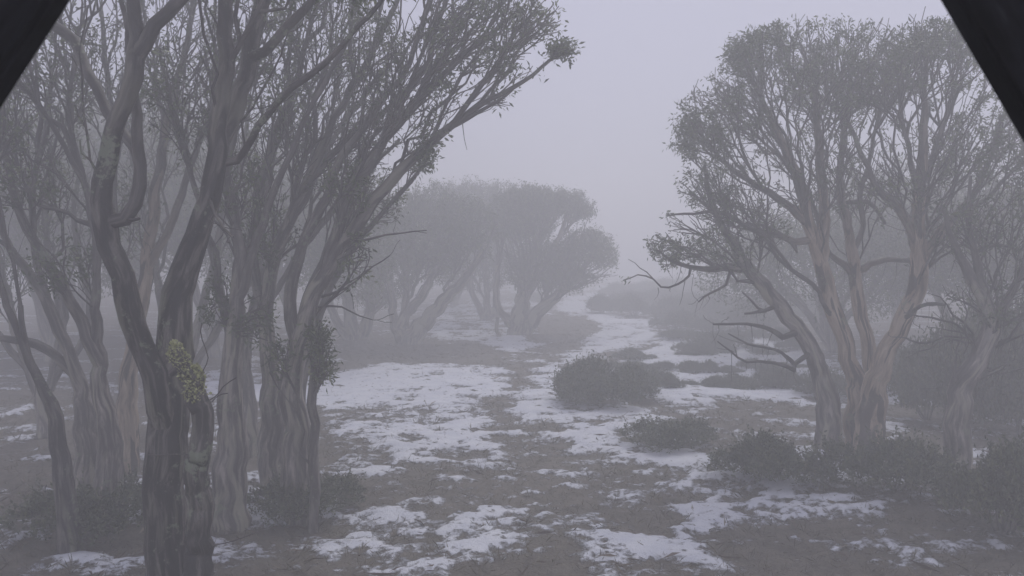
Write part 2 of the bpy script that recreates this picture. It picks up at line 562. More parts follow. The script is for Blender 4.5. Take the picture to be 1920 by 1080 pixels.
n.links.new(gc, gm.inputs[6]); n.links.new(ramp(n, g2, [(.3, (.45, .45, .45)), (.65, (1.2, 1.2, 1.2))]), gm.inputs[7])
sn = ramp(n, noise(n, ob, 2.3, 6, .6), [(.3, (.66, .69, .76)), (.6, (.80, .82, .86))])
fin = N(n, 'ShaderNodeMix', data_type='RGBA')
n.links.new(msk.outputs[0], fin.inputs[0]); n.links.new(gm.outputs[2], fin.inputs[6]); n.links.new(sn, fin.inputs[7])
n.links.new(fin.outputs[2], b.inputs['Base Color'])
b.inputs['Roughness'].default_value = .75
bp = N(n, 'ShaderNodeBump'); bp.inputs['Strength'].default_value = 1.0; bp.inputs['Distance'].default_value = .09
hh = M('ADD', M('MULTIPLY', msk.outputs[0], .8), M('MULTIPLY', g2, .5))
n.links.new(hh, bp.inputs['Height']); n.links.new(bp.outputs[0], b.inputs['Normal'])
g = link_mesh('ground', me, m)
tag(g, kind='structure')

# grass tufts and fallen leaf litter in the melted spots --------------
def near_noise(x, y):
    return np.sin(x * 1.9 + np.sin(y * 1.3) * 2) * np.cos(y * 1.5 + np.sin(x * .9) * 2)
cnt = 36000
tx = rng.uniform(-15, 17, cnt * 3); ty = 9.5 + 48 * rng.random(cnt * 3) ** 1.5
am = cover(tx, ty)
ok = (am < .10) | ((am < .45) & (rng.random(len(am)) < .25))
tx, ty = tx[ok][:cnt], ty[ok][:cnt]
B = 5
px_, py_ = np.repeat(tx, B) + rng.normal(0, .035, len(tx) * B), np.repeat(ty, B) + rng.normal(0, .035, len(tx) * B)
pos = np.stack([px_, py_, ground_z(px_, py_)], 1)
d = norm(rng.normal(0, .8, (len(pos), 3)) * np.array([1, 1, .3]) + np.array([0, 0, .55]))
me = leaf_mesh(pos, d, rng.uniform(.05, .13, len(pos)) * np.repeat(.8 + 1.6 * rng.random(len(tx)) ** 4, B), np.repeat(rng.random(len(tx)), B), wid=.035)
GRASS = leaf_mat('wet_grass', (.05, .046, .026), (.13, .112, .068), (.26, .22, .145))
tag(link_mesh('grass', me, GRASS, smooth=False), label='short wet brown grass poking through the patchy snow', cat='grass', kind='stuff')

# fallen gum leaves, twigs and bark shreds
lx = rng.uniform(-15, 16, 9000); ly = 9.5 + 30 * rng.random(9000) ** 1.4
lz = ground_z(lx, ly) + .03 + .05 * sstep(cover(lx, ly), 0, .5)
d = norm(rng.normal(0, 1, (9000, 3)) * np.array([1, 1, .12]))
big = rng.random(9000) < .12
me = leaf_mesh(np.stack([lx, ly, lz], 1), d, np.where(big, rng.uniform(.15, .5, 9000), rng.uniform(.06, .12, 9000)), rng.random(9000), wid=.06)
LITTER = leaf_mat('leaf_litter', (.05, .035, .022), (.13, .095, .065), (.26, .22, .16))
tag(link_mesh('leaf_litter', me, LITTER, smooth=False), label='fallen gum leaves, twigs and bark shreds scattered over snow and grass', cat='litter', kind='stuff')

# ================================================================== LEFT FOREGROUND GUM (twin stemmed)
BR = .0
def tree_A():
    Y = 8.5
    t = Tree()
    root = root_at(318, Y, label='dark twin stemmed gum nearest the camera at left, crooked forked stem beside a straight one', cat='tree', group='gum trees')
    bs = gpy(318, Y)
    # root flare and straight stem
    px_stem(t, [(318, bs, 100), (316, bs - 60, 78), (314, 800, 72), (316, 730, 72), (324, 650, 66), (338, 560, 54), (368, 440, 44), (399, 340, 37), (414, 250, 33), (420, 130, 30), (424, 0, 28), (430, -160, 21), (450, -330, 14)], Y, grow_from=.62)
    # crooked dark stem
    px_stem(t, [(312, 790, 50, 8.45), (300, 730, 44, 8.35), (276, 672, 42, 8.30), (252, 590, 46, 8.20), (226, 520, 42, 8.10), (200, 462, 44, 8.10), (192, 415, 44, 8.10), (190, 340, 34, 8.10), (205, 265, 32, 8.10), (235, 185, 32, 8.10), (255, 110, 34, 8.10), (252, 40, 26, 8.10), (246, -60, 24, 8.10), (236, -240, 16, 8.10)], Y, grow_from=.85)
    px_stem(t, [(258, 110, 30, 8.10), (290, 50, 27, 8.10), (345, -10, 25, 8.10), (400, -120, 20, 8.00), (430, -260, 12, 7.90)], Y, grow_from=.5)
    px_stem(t, [(205, 432, 40, 8.10), (235, 410, 26, 8.10), (254, 382, 24, 8.15), (260, 310, 22, 8.20), (258, 240, 20, 8.30), (246, 150, 15, 8.40), (240, 60, 13, 8.50), (222, -30, 10, 8.60), (200, -160, 7, 8.60)], Y, grow_from=.7)
    px_stem(t, [(240, 412, 14, 8.10), (262, 410, 8, 8.00)], Y, dead=True)
    # long arched limb crossing to the left
    px_stem(t, [(258, 300, 18, 8.30), (232, 250, 20, 8.60), (196, 195, 22, 8.80), (168, 135, 22, 8.90), (135, 78, 20, 9.00), (92, 48, 20, 9.10), (40, 40, 14, 9.20), (-40, 10, 8, 9.30)], Y, grow_from=.9)
    # twigs off the crooked stem
    px_stem(t, [(178, 330, 10, 8.10), (165, 300, 9, 8.00), (162, 240, 8, 7.90), (155, 170, 7, 7.90), (150, 100, 6, 7.90), (165, 10, 5, 7.90)], Y, dead=True)
    px_stem(t, [(163, 250, 8, 7.90), (150, 215, 9, 7.90), (140, 197, 9, 7.90)], Y, dead=True)
    px_stem(t, [(170, 320, 7, 8.00), (155, 285, 6, 8.00), (150, 262, 6, 8.00)], Y, dead=True)
    # upper stems off the straight one
    px_stem(t, [(414, 280, 34, 8.60), (440, 200, 32, 8.90), (462, 130, 32, 9.00), (478, 60, 30, 9.10), (498, -10, 27, 9.20), (520, -150, 20, 9.30), (560, -300, 10, 9.30)], Y, grow_from=.6)
    px_stem(t, [(478, 120, 20, 9.00), (520, 70, 18, 8.90), (560, 30, 17, 8.90), (600, -20, 14, 8.90), (680, -140, 8, 8.90)], Y, grow_from=.5)
    px_stem(t, [(430, 320, 14, 8.60), (470, 255, 13, 8.40), (520, 190, 13, 8.30), (580, 145, 13, 8.20), (630, 95, 11, 8.10), (690, 30, 10, 8.10), (750, -40, 8, 8.10)], Y, grow_from=.7)
    px_stem(t, [(428, 258, 7, 8.30), (455, 230, 7, 8.30), (490, 170, 7, 8.30), (525, 105, 6, 8.30), (540, 60, 5, 8.30)], Y, dead=True)
    px_stem(t, [(388, 360, 14, 8.60), (400, 400, 9, 8.20), (418, 432, 12, 8.10), (436, 444, 10, 8.00)], Y, dead=True)
    t.crown([ell(350, -200, 260, 190, 8.5, 1.3, 420, .4, .6, .2, -.3), ell(560, -60, 170, 150, 8.8, 1.0, 230, .4, .6, .2, -.4), ell(80, -120, 150, 130, 8.7, 1.0, 120, .4, .6, .2, -.3)], bf=.4)
    finish(t, 'a', root, BARK_DARK, rt=.0052, per=14, size=.10, ex=.38, spread=.11)
    return root
A = tree_A()

# ================================================================== LEFT FAN TREES
def fan_tree(base_px, Y, stems, crowns, label, bark=None, per=13, rt=.0068, size=.105, strips=40, bf=.55, gf=.35, spread=.13, ex=.38, wig=.05):
    t = Tree()
    root = root_at(base_px, Y, label=label, cat='tree', group='gum trees')
    for i, s in enumerate(stems):
        dead = False; g_ = gf
        if isinstance(s, dict): dead = s.get('dead', False); g_ = s.get('gf', gf); s = s['p']
        px_stem(t, s, Y, dead=dead, grow_from=g_ if i == 0 else (g_ * .6))
    t.crown(crowns, bf=bf, wig=wig)
    finish(t, 'x', root, bark or BARK_GREY, rt=rt, per=per, size=size, strips=strips, ex=ex, spread=spread)
    return root
Y = 13.5
fan_tree(575, Y, [
  [(560, gpy(560, Y), 60.0), (556, 800, 46.4), (552, 700, 38.4), (566, 630, 35.2), (588, 560, 30.4), (628, 480, 25.6), (672, 420, 24.0), (720, 350, 20.8), (780, 290, 18.4), (840, 240, 14.4), (900, 195, 9.6), (980, 155, 8), (1030, 115, 6), (1075, 92, 4)],
  [(600, 540, 24.0), (628, 440, 21.6), (650, 370, 19.2), (700, 290, 16.8), (760, 215, 14.4), (820, 150, 11.2), (900, 80, 10), (985, 10, 6)],
  [(560, 650, 25.6), (545, 560, 22.4), (560, 480, 20.0), (600, 390, 17.6), (640, 300, 15.2), (700, 210, 12.8), (760, 130, 9.6), (800, 20, 10), (830, -100, 6)],
  [(840, 240, 10), (900, 210, 7), (935, 190, 6), (960, 170, 4)],
  {'p': [(650, 455, 9), (690, 448, 7), (740, 438, 5), (800, 432, 3)], 'dead': True},
  {'p': [(600, 560, 9), (650, 540, 6), (700, 500, 4), (730, 480, 3)], 'dead': True},
  {'p': [(595, 575, 8), (640, 575, 5), (675, 592, 4), (700, 600, 2)], 'dead': True}],
  [ell(900, 60, 120.0, 110, Y, 1.4, 575, .25, 0.32, 0.23, -.8), ell(760, 160, 104.0, 120, Y, 1.6, 475, .2, 0.20, 0.16, -.9), ell(1010, 40, 48.0, 50, Y, .6, 98, .3, 0.34, 0.23), ell(1055, 88, 25.6, 18, Y, .3, 28, .2, 1, 1, -1), ell(880, -140, 152.0, 160, Y, 1.6, 420, .4, 0.32, 0.23, -.4), ell(660, 350, 48.0, 60, Y, .9, 143, .3, 0.25, 0.18, -.8), ell(800, 285, 20.8, 30, Y, .4, 25, .2, 1, 1, -1), ell(665, 480, 32.0, 60, Y, .6, 66, .3, 0.29, 0.23, -.9), ell(940, 190, 24.0, 22, Y, .4, 14, .2, 0.11, 0.14, -1)],
  'gum leaning far out over the track, its stem rising beside the leafy sapling', strips=30)
Y = 14.6
fan_tree(505, Y, [
  [(512, gpy(512, Y), 49.6), (512, 780, 40.0), (508, 700, 32.0), (500, 620, 27.2), (505, 520, 24.0), (540, 420, 20.8), (585, 320, 17.6), (630, 220, 14.4), (690, 110, 11.2), (740, 10, 10), (780, -90, 6)],
  [(500, 600, 20.8), (480, 520, 19.2), (475, 440, 17.6), (490, 340, 16.0), (520, 240, 13.6), (560, 130, 11.2), (590, 20, 8.8), (620, -110, 7)],
  [(530, 440, 16.0), (570, 370, 13.6), (610, 300, 12.0), (680, 240, 9.6), (740, 190, 9), (800, 130, 6)]],
  [ell(640, 60, 120.0, 150, Y, 1.5, 530, .3, 0.27, 0.16, -.8), ell(560, 250, 72.0, 110, Y, 1.3, 287, .2, 0.22, 0.18, -.9), ell(650, -150, 152.0, 150, Y, 1.5, 364, .4, 0.32, 0.23, -.4), ell(505, 430, 48.0, 80, Y, 1.0, 120, .3, 0.25, 0.23, -.9), ell(690, 260, 56.0, 70, Y, 1, 143, .3, 0.18, 0.14, -.9)],
  'slender gum with steep parallel limbs, second from the leafy sapling', strips=20)
Y = 13.0
fan_tree(437, Y, [
  [(432, gpy(432, Y), 67.2), (434, 800, 49.6), (432, 720, 40.0), (436, 640, 33.6), (448, 560, 27.2), (450, 480, 24.0), (440, 400, 19.2), (425, 320, 16.0), (450, 200, 12.8), (480, 80, 9.6), (500, -60, 8)],
  [(438, 650, 20.8), (415, 570, 14.4), (402, 480, 12.0), (380, 400, 9.6), (350, 300, 10), (320, 200, 8), (300, 90, 6)],
  [(450, 560, 19.2), (472, 480, 16.0), (500, 400, 14.4), (530, 320, 12.0), (570, 230, 9.6), (610, 150, 10), (660, 60, 7)],
  {'p': [(448, 500, 10), (425, 440, 8), (410, 420, 9.6), (400, 412, 9)], 'dead': True}],
  [ell(470, 120, 96.0, 150, Y, 1.2, 364, .3, 0.27, 0.18, -.8), ell(340, 180, 56.0, 110, Y, 1.1, 187, .3, 0.29, 0.23, -.9), ell(470, -130, 136.0, 130, Y, 1.4, 242, .4, 0.32, 0.23, -.4), ell(445, 340, 48.0, 80, Y, .9, 132, .3, 0.31, 0.27, -.9), ell(405, 560, 25.6, 60, Y, .5, 44, .3, 0.32, 0.36, -.9), ell(480, 600, 40.0, 60, Y, .6, 66, .3, 0.32, 0.32, -.9)],
  'gum dividing low into two stems just right of the lichen covered stump', strips=20)
Y = 17.5
fan_tree(470, Y, [
  [(470, gpy(470, Y), 32.0), (468, 760, 24.0), (462, 680, 17.6), (470, 600, 14.4), (500, 500, 12.8), (545, 400, 11.2), (600, 300, 9.6), (660, 210, 10), (730, 120, 7)],
  [(466, 700, 16.0), (450, 620, 12.8), (446, 540, 11.2), (470, 440, 9.6), (500, 340, 10), (530, 240, 8), (560, 140, 6)],
  [(475, 620, 12.8), (520, 540, 11.2), (570, 460, 9.6), (630, 390, 10), (690, 320, 8), (750, 260, 6)],
  [(455, 640, 11.2), (420, 560, 9.6), (395, 470, 10), (385, 380, 8), (400, 280, 6)]],
  [ell(620, 230, 120.0, 130, Y, 1.8, 338, .3, 0.21, .15, -.9), ell(430, 300, 72.0, 120, Y, 1.4, 169, .3, 0.24, .15, -.9), ell(560, 30, 160.0, 120, Y, 2, 195, .3, 0.30, .2, -.6)],
  'slender many stemmed gum behind the gum that divides low, paler in the fog', strips=10)
Y = 16.4
fan_tree(620, Y, [
  [(560, gpy(560, Y), 28.8), (562, 760, 22.4), (575, 680, 17.6), (596, 600, 14.4), (625, 530, 12.8), (665, 460, 11.2), (715, 400, 8.8), (770, 340, 8), (800, 300, 5)],
  [(570, 700, 14.4), (560, 620, 12.0), (580, 540, 10.4), (615, 460, 8.8), (660, 380, 9), (700, 300, 7)]],
  [ell(700, 370, 64.0, 70, Y, 1.2, 155, .3, 0.30, .25, -.9), ell(790, 300, 27.2, 24, Y, .5, 25, .3, 1, .6, -1), ell(640, 300, 64.0, 100, Y, 1.2, 130, .3, 0.18, .2, -.9)],
  'thinner leaning gum just behind the longest leaning one, ending in a drooping leaf clump', strips=10)
# leafy sapling round the pole
Y = 13.0
fan_tree(592, Y, [
  [(588, gpy(588, Y), 20), (588, 760, 17), (590, 690, 14), (596, 640, 7), (600, 600, 4)],
  [(586, 740, 8), (600, 700, 6), (618, 680, 4)]],
  [ell(598, 640, 27.2, 44, Y, .35, 66, .1, 1, 1, -1), ell(612, 690, 24.0, 28, Y, .3, 32, .1, 1, 1, -1), ell(520, 660, 27.2, 50, Y, .35, 28, .1, 1, 1, -1)],
  'leafy young gum sapling with yellow green lichen on its thin stem', per=8, strips=0, gf=.2)
SAP = [o for o in C.objects if o.get('label', '').startswith('leafy young gum')][0]
nl = 420
lt = rng.random(nl)
lp = np.array([at(588 + 3 * math.sin(q * 9), 664 + q * 60, Y) for q in lt]) + norm(rng.normal(0, 1, (nl, 3)) + np.array([0, -.6, 0])) * .055
lo_ = link_mesh('lichen', leaf_mesh(lp, norm(rng.normal(0, 1, (nl, 3))), rng.uniform(.015, .04, nl), rng.random(nl), wid=.4), MOSS, SAP, smooth=False); lo_['kind'] = 'stuff'

# ================================================================== LEFT EDGE TREES
Y = 12.5
fan_tree(205, Y, [
  [(205, gpy(205, Y), 56.0), (200, 800, 36.8), (188, 720, 30.4), (182, 640, 20.8), (180, 540, 14.4), (184, 470, 13.6), (170, 400, 12.0), (158, 340, 10.4), (140, 290, 9.6), (118, 240, 10), (90, 220, 9), (60, 180, 7), (30, 160, 5)],
  [(190, 690, 25.6), (150, 600, 20.8), (118, 540, 19.2), (78, 470, 17.6), (48, 430, 16.0), (26, 360, 14.4), (8, 280, 12.0), (0, 180, 9.6), (-20, 60, 9)],
  [(160, 430, 9), (130, 400, 8), (105, 390, 9), (70, 385, 7), (50, 360, 6), (20, 340, 4)],
  [(158, 340, 9), (140, 280, 8), (128, 220, 8), (135, 150, 7), (160, 60, 5)]],
  [ell(90, 120, 88.0, 120, Y, 1.2, 331, .3, 0.24, 0.18, -.8), ell(60, 330, 64.0, 80, Y, 1, 154, .3, 0.24, 0.23, -.9), ell(140, -100, 136.0, 110, Y, 1.3, 220, .4, 0.27, 0.23, -.4), ell(130, 500, 48.0, 70, Y, .8, 76, .3, 0.27, 0.32, -.9)],
  'gum with a thin upright stem and a thick one bending left', strips=12)
Y = 14
fan_tree(160, Y, [
  [(165, gpy(165, Y), 48.0), (160, 790, 36.8), (150, 720, 24.0), (118, 640, 20.8), (84, 560, 19.2), (52, 510, 16.0), (20, 470, 14.4), (0, 420, 11.2), (-60, 300, 10), (-90, 150, 6)],
  [(155, 740, 24.0), (128, 690, 17.6), (90, 655, 16.0), (45, 640, 14.4), (0, 636, 12.0), (-60, 620, 10), (-150, 560, 6)],
  [(120, 640, 17.6), (95, 580, 14.4), (70, 500, 12.8), (60, 420, 11.2), (66, 330, 9.6), (90, 230, 10), (100, 120, 7), (120, 0, 5)]],
  [ell(40, 200, 104.0, 140, Y, 1.3, 287, .3, 0.24, 0.18, -.8), ell(-100, 330, 96.0, 120, Y, 1.2, 154, .3, 0.24, 0.23, -.8), ell(40, -40, 120.0, 110, Y, 1.2, 176, .3, 0.25, 0.23, -.6)],
  'gum at the left edge with a low limb bending out of the picture', strips=10)
Y = 11.5
fan_tree(95, Y, [
  [(130, gpy(130, Y), 40.0), (110, 820, 28.8), (78, 720, 17.6), (50, 660, 13.6), (22, 590, 12.0), (0, 530, 11.2), (-30, 420, 9.6), (-40, 300, 10), (-30, 160, 7)],
  [(60, 690, 11.2), (40, 600, 9.6), (30, 520, 8.8), (10, 440, 10), (-10, 330, 8), (10, 220, 6)]],
  [ell(-40, 180, 88.0, 150, Y, 1, 176, .3, 0.24, 0.18, -.8)],
  'thin dark gum in the bottom left corner leaning left', strips=6, bark=BARK_DARK)
Y = 16
fan_tree(262, Y, [
  [(236, gpy(236, Y), 40.0), (240, 760, 35.2), (246, 690, 30.4), (262, 600, 27.2), (276, 500, 24.0), (284, 410, 20.8), (300, 310, 17.6), (320, 200, 14.4), (350, 80, 11.2), (370, -50, 9)],
  [(250, 650, 19.2), (232, 570, 16.0), (215, 480, 14.4), (214, 380, 12.0), (220, 260, 9.6), (200, 140, 10), (190, 20, 7)],
  [(278, 500, 17.6), (320, 420, 14.4), (350, 330, 12.0), (390, 220, 9.6), (410, 110, 9)]],
  [ell(330, 80, 120.0, 150, Y, 1.6, 464, .3, 0.24, 0.18, -.8), ell(200, 150, 72.0, 120, Y, 1.3, 220, .3, 0.24, 0.18, -.8), ell(300, -110, 152.0, 120, Y, 1.5, 287, .4, 0.27, 0.23, -.4), ell(240, 400, 72.0, 90, Y, 1, 154, .3, 0.25, 0.27, -.9)],
  'pale barked gum half hidden behind the dark crooked stem', bark=BARK_TAN, strips=12)

Y = 19
fan_tree(60, Y, [
  [(90, gpy(90, Y), 34), (80, 760, 24), (55, 690, 18), (30, 620, 16), (10, 540, 14), (-10, 450, 12), (-30, 340, 9)],
  [(88, 740, 18), (110, 660, 15), (112, 580, 13), (95, 500, 12), (85, 410, 10), (95, 320, 8), (110, 230, 6)],
  [(85, 730, 16), (150, 650, 13), (170, 570, 12), (150, 490, 11), (140, 400, 9), (150, 300, 7)],
  [(60, 700, 14), (15, 650, 12), (-30, 590, 10), (-80, 500, 8)]],
  [ell(60, 300, 120, 130, Y, 1.8, 420, .3, .4, .2, -.8), ell(130, 430, 70, 80, Y, 1.2, 120, .3, .5, .3, -.9), ell(20, 520, 60, 60, Y, 1, 80, .3, .5, .3, -.9)],
  'slender gum with four thin stems, paler in the fog at the left edge', strips=8)
Y = 20.5
fan_tree(330, Y, [
  [(340, gpy(340, Y), 34), (342, 760, 24), (350, 690, 18), (372, 600, 16), (400, 500, 14), (420, 400, 12), (450, 300, 9), (470, 180, 7)],
  [(340, 750, 18), (322, 660, 15), (300, 560, 13), (285, 460, 12), (262, 360, 10), (240, 250, 8), (225, 140, 6)],
  [(345, 730, 16), (380, 660, 13), (430, 590, 12), (480, 510, 10), (520, 420, 8)],
  [(338, 760, 14), (290, 690, 12), (250, 620, 11), (225, 540, 9), (205, 450, 7)]],
  [ell(350, 260, 160, 140, Y, 2, 480, .3, .4, .2, -.8), ell(470, 430, 80, 80, Y, 1.4, 140, .3, .45, .3, -.9), ell(230, 430, 60, 80, Y, 1.2, 120, .3, .45, .3, -.9)],
  'slender foggy gum seen in the gap between the two dark foreground stems', strips=8)
# ================================================================== RIGHT TREES
Y = 18.0
# leaning left trunk with mossy crown
fan_tree(1560, Y, [
  [(1560, gpy(1560, Y), 52.1), (1548, 730, 37.0), (1530, 680, 31.9), (1500, 620, 28.6), (1462, 570, 26.9), (1430, 535, 25.2), (1400, 500, 21.8), (1378, 460, 16.8), (1350, 420, 11.8), (1330, 360, 8.4), (1320, 310, 6)],
  [(1400, 508, 20.2), (1362, 500, 13.4), (1328, 505, 10.1), (1296, 500, 8), (1262, 490, 6), (1235, 470, 4)],
  [(1296, 500, 5), (1290, 518, 4.5), (1272, 533, 4), (1255, 540, 4), (1240, 538, 3.5), (1226, 523, 3), (1212, 518, 3), (1196, 516, 2.4), (1182, 522, 2), (1168, 526, 1.6)],
  {'p': [(1222, 520, 3.5), (1212, 508, 3), (1200, 500, 2.5), (1190, 492, 2), (1178, 486, 1.5)], 'dead': True},
  {'p': [(1370, 525, 10.1), (1360, 535, 8), (1330, 550, 6), (1310, 566, 5)], 'dead': True},
  {'p': [(1480, 640, 16.8, 17.8), (1445, 618, 11.8, 17.6), (1400, 608, 8.4, 17.4), (1338, 608, 6, 17.2)], 'dead': True},
  {'p': [(1445, 585, 11.8, 18), (1420, 584, 9.2, 17.9), (1396, 588, 6, 17.8)], 'dead': True},
  {'p': [(1430, 590, 8, 18), (1410, 565, 6, 17.9), (1392, 548, 4, 17.8)], 'dead': True},
  {'p': [(1500, 690, 13.4, 17.6), (1465, 660, 8.4, 17.4), (1430, 650, 7, 17.2), (1390, 640, 5, 17), (1365, 625, 3, 17)], 'dead': True},
  {'p': [(1500, 700, 11.8, 17.4), (1450, 680, 9, 17.2), (1400, 678, 7, 17), (1370, 660, 5, 16.9), (1345, 640, 3, 16.9)], 'dead': True}],
  [ell(1250, 470, 35.3, 32, Y, .7, 62, .3, 0.95, 0.30, -1), ell(1330, 350, 58.8, 60, Y, .9, 132, .3, 0.60, 0.15, -.7), ell(1340, 460, 67.2, 40, Y, .9, 117, .3, 0.60, 0.25, -.9), ell(1430, 430, 50.4, 40, Y, .8, 46, .3, 0.40, 0.15, -.8), ell(1280, 425, 42.0, 30, Y, .5, 31, .3, 0.10, 0.05, -.8)],
  'dark gum trunk leaning left over the heath with dead limbs low down', rt=.0070, ex=.34, strips=150, wig=.06)
Y = 18.2
fan_tree(1605, Y, [
  [(1612, gpy(1612, Y), 50.4), (1606, 720, 35.3), (1592, 670, 30.2), (1572, 600, 28.6), (1552, 540, 28.6), (1536, 480, 25.2), (1516, 420, 21.8), (1500, 350, 18.5), (1470, 280, 15.1), (1440, 210, 10.9), (1410, 150, 8)],
  [(1540, 500, 21.8), (1545, 430, 18.5), (1540, 350, 16.8), (1535, 270, 13.4), (1530, 180, 10.1), (1530, 110, 7)],
  [(1516, 420, 16.8), (1470, 380, 13.4), (1420, 345, 10.9), (1370, 315, 8.4), (1330, 270, 7), (1300, 230, 5)],
  [(1505, 460, 13.4), (1460, 440, 10.9), (1410, 430, 9.2), (1360, 400, 8), (1300, 400, 5), (1250, 405, 3)],
  {'p': [(1500, 480, 10.1), (1465, 440, 8.4), (1420, 420, 8), (1380, 425, 6)], 'dead': True}],
  [ell(1470, 190, 138.6, 150, Y, 2.2, 897, .35, .32, .04, -.35), ell(1345, 230, 75.6, 90, Y, 1.4, 257, .35, .32, .04, -.5), ell(1420, 100, 67.2, 50, Y, 1.2, 132, .4, 1, .6, -.2), ell(1380, 400, 75.6, 60, Y, 1.1, 156, .35, .3, 0.10, -.6), ell(1450, 320, 142.8, 110, Y, 1.8, 327, .3, .2, .1, -.8), ell(1310, 260, 50.4, 60, Y, .8, 117, .3, .9, .4, -.7)],
  'gum with a peeling tan stem under the left half of the right crown', bark=BARK_TAN, rt=.0070, ex=.34, strips=160, per=19, size=.11, spread=.115)
Y = 18.8
fan_tree(1632, Y, [
  [(1640, gpy(1640, Y), 42.0), (1636, 720, 31.9), (1632, 680, 25.2), (1620, 610, 22.7), (1608, 550, 22.7), (1604, 510, 21.8), (1596, 460, 18.5), (1586, 410, 15.1), (1576, 350, 13.4), (1580, 280, 10.9), (1590, 200, 8.4), (1600, 110, 6)],
  [(1606, 520, 15.1), (1585, 498, 11.8), (1568, 485, 10.1), (1545, 460, 8.4), (1530, 400, 8), (1500, 330, 6)],
  [(1612, 515, 16.8), (1630, 495, 12.6), (1660, 488, 10.9), (1690, 486, 8.4), (1715, 490, 8)],
  [(1596, 470, 11.8), (1612, 450, 10.1), (1618, 420, 9.2), (1612, 370, 8.4), (1630, 300, 8), (1650, 200, 6)],
  [(1560, 390, 8.4), (1590, 380, 9), (1630, 380, 8), (1660, 420, 6)]],
  [ell(1600, 150, 125, 112, Y, 1.8, 620, .35, .42, .05, -.4), ell(1580, 330, 92.4, 100, Y, 1.4, 234, .3, .2, 0.10, -.8)],
  'smooth pale stemmed gum standing between the tan stems, dividing at half its height', bark=BARK_TAN, rt=.0070, ex=.34, strips=60, per=19, size=.11, spread=.115)
Y = 17.4
fan_tree(1672, Y, [
  [(1632, gpy(1632, Y), 58.8), (1636, 730, 43.7), (1650, 690, 37.0), (1675, 635, 31.9), (1702, 585, 30.2), (1720, 530, 33.6), (1724, 480, 28.6), (1722, 420, 21.8), (1724, 350, 20.2), (1730, 290, 16.8), (1732, 220, 12.6), (1735, 150, 8.4), (1738, 100, 6)],
  [(1724, 500, 21.8), (1710, 440, 15.1), (1680, 390, 13.4), (1650, 360, 10.9), (1620, 300, 9.2), (1590, 230, 7)],
  [(1726, 490, 20.2), (1760, 440, 16.8), (1800, 400, 14.3), (1835, 350, 10.9), (1860, 290, 8.4), (1880, 220, 6)],
  [(1800, 402, 10.1), (1850, 370, 8.4), (1890, 330, 7), (1925, 290, 5)],
  [(1728, 350, 11.8), (1750, 290, 10.1), (1770, 230, 8.4), (1800, 160, 6)],
  {'p': [(1700, 600, 13.4, 17.2), (1715, 578, 10.9, 16.9), (1740, 570, 10.1, 16.6), (1772, 572, 9, 16.4)], 'dead': True},
  [(1722, 360, 10.9), (1705, 290, 8.4), (1690, 210, 8), (1680, 130, 5)]],
  [ell(1715, 160, 113.4, 125, Y, 2.0, 702, .35, .32, .04, -.3), ell(1850, 280, 84.0, 100, Y, 1.4, 257, .35, 0.85, 0.15, -.5), ell(1760, 90, 63.0, 45, Y, 1, 109, .4, 1, .7, -.2), ell(1800, 430, 75.6, 50, Y, 1.1, 101, .3, .4, 0.15, -.8), ell(1720, 320, 126.0, 110, Y, 1.7, 327, .3, .2, .1, -.8)],
  'stout gum with an orange tan base and shaggy fork at right', bark=BARK_TAN, rt=.0070, ex=.34, strips=170, per=19, size=.11, spread=.115)
Y = 15.6
TANGLE = []
tr_ = np.random.default_rng(77)
for i in range(16):
    x, y = tr_.uniform(1800, 1870), tr_.uniform(600, 740); a = tr_.uniform(-2.9, -.2); st = []
    wd_ = tr_.uniform(7, 13); dd = 15.6
    for k in range(7):
        st.append((x, y, wd_ * (1 - k / 7.5), dd)); x += math.cos(a) * 26; y += math.sin(a) * 20; a += tr_.normal(0, .45); dd += tr_.normal(-.02, .12)
    TANGLE.append({'p': st, 'dead': True})
fan_tree(1835, Y, [
  [(1790, gpy(1790, Y), 50.4), (1800, 740, 42.0), (1830, 680, 35.3), (1856, 620, 31.9), (1846, 570, 26.9), (1826, 520, 20.2), (1800, 480, 13.4), (1780, 440, 9.2), (1770, 390, 8)],
  [(1852, 590, 25.2), (1838, 520, 16.8), (1826, 460, 11.8), (1815, 400, 8.4), (1820, 330, 6)],
  [(1858, 610, 18.5), (1890, 560, 15.1), (1920, 500, 11.8), (1960, 430, 8.4), (1990, 350, 6)],
  [(1826, 470, 8), (1870, 460, 7), (1910, 470, 5)]] + TANGLE,
  [ell(1860, 430, 92.4, 80, Y, 1.2, 187, .3, 0.70, 0.20, -.8), ell(2000, 330, 100.8, 110, Y, 1.3, 156, .3, 0.90, 0.25, -.6), ell(1880, 560, 92.4, 60, Y, .9, 117, .2, 0.70, 0.25, -1)],
  'dark gum forking low down at the right edge above the tangled thicket', bark=BARK_GREY, rt=.0070, ex=.34, strips=140, per=9)

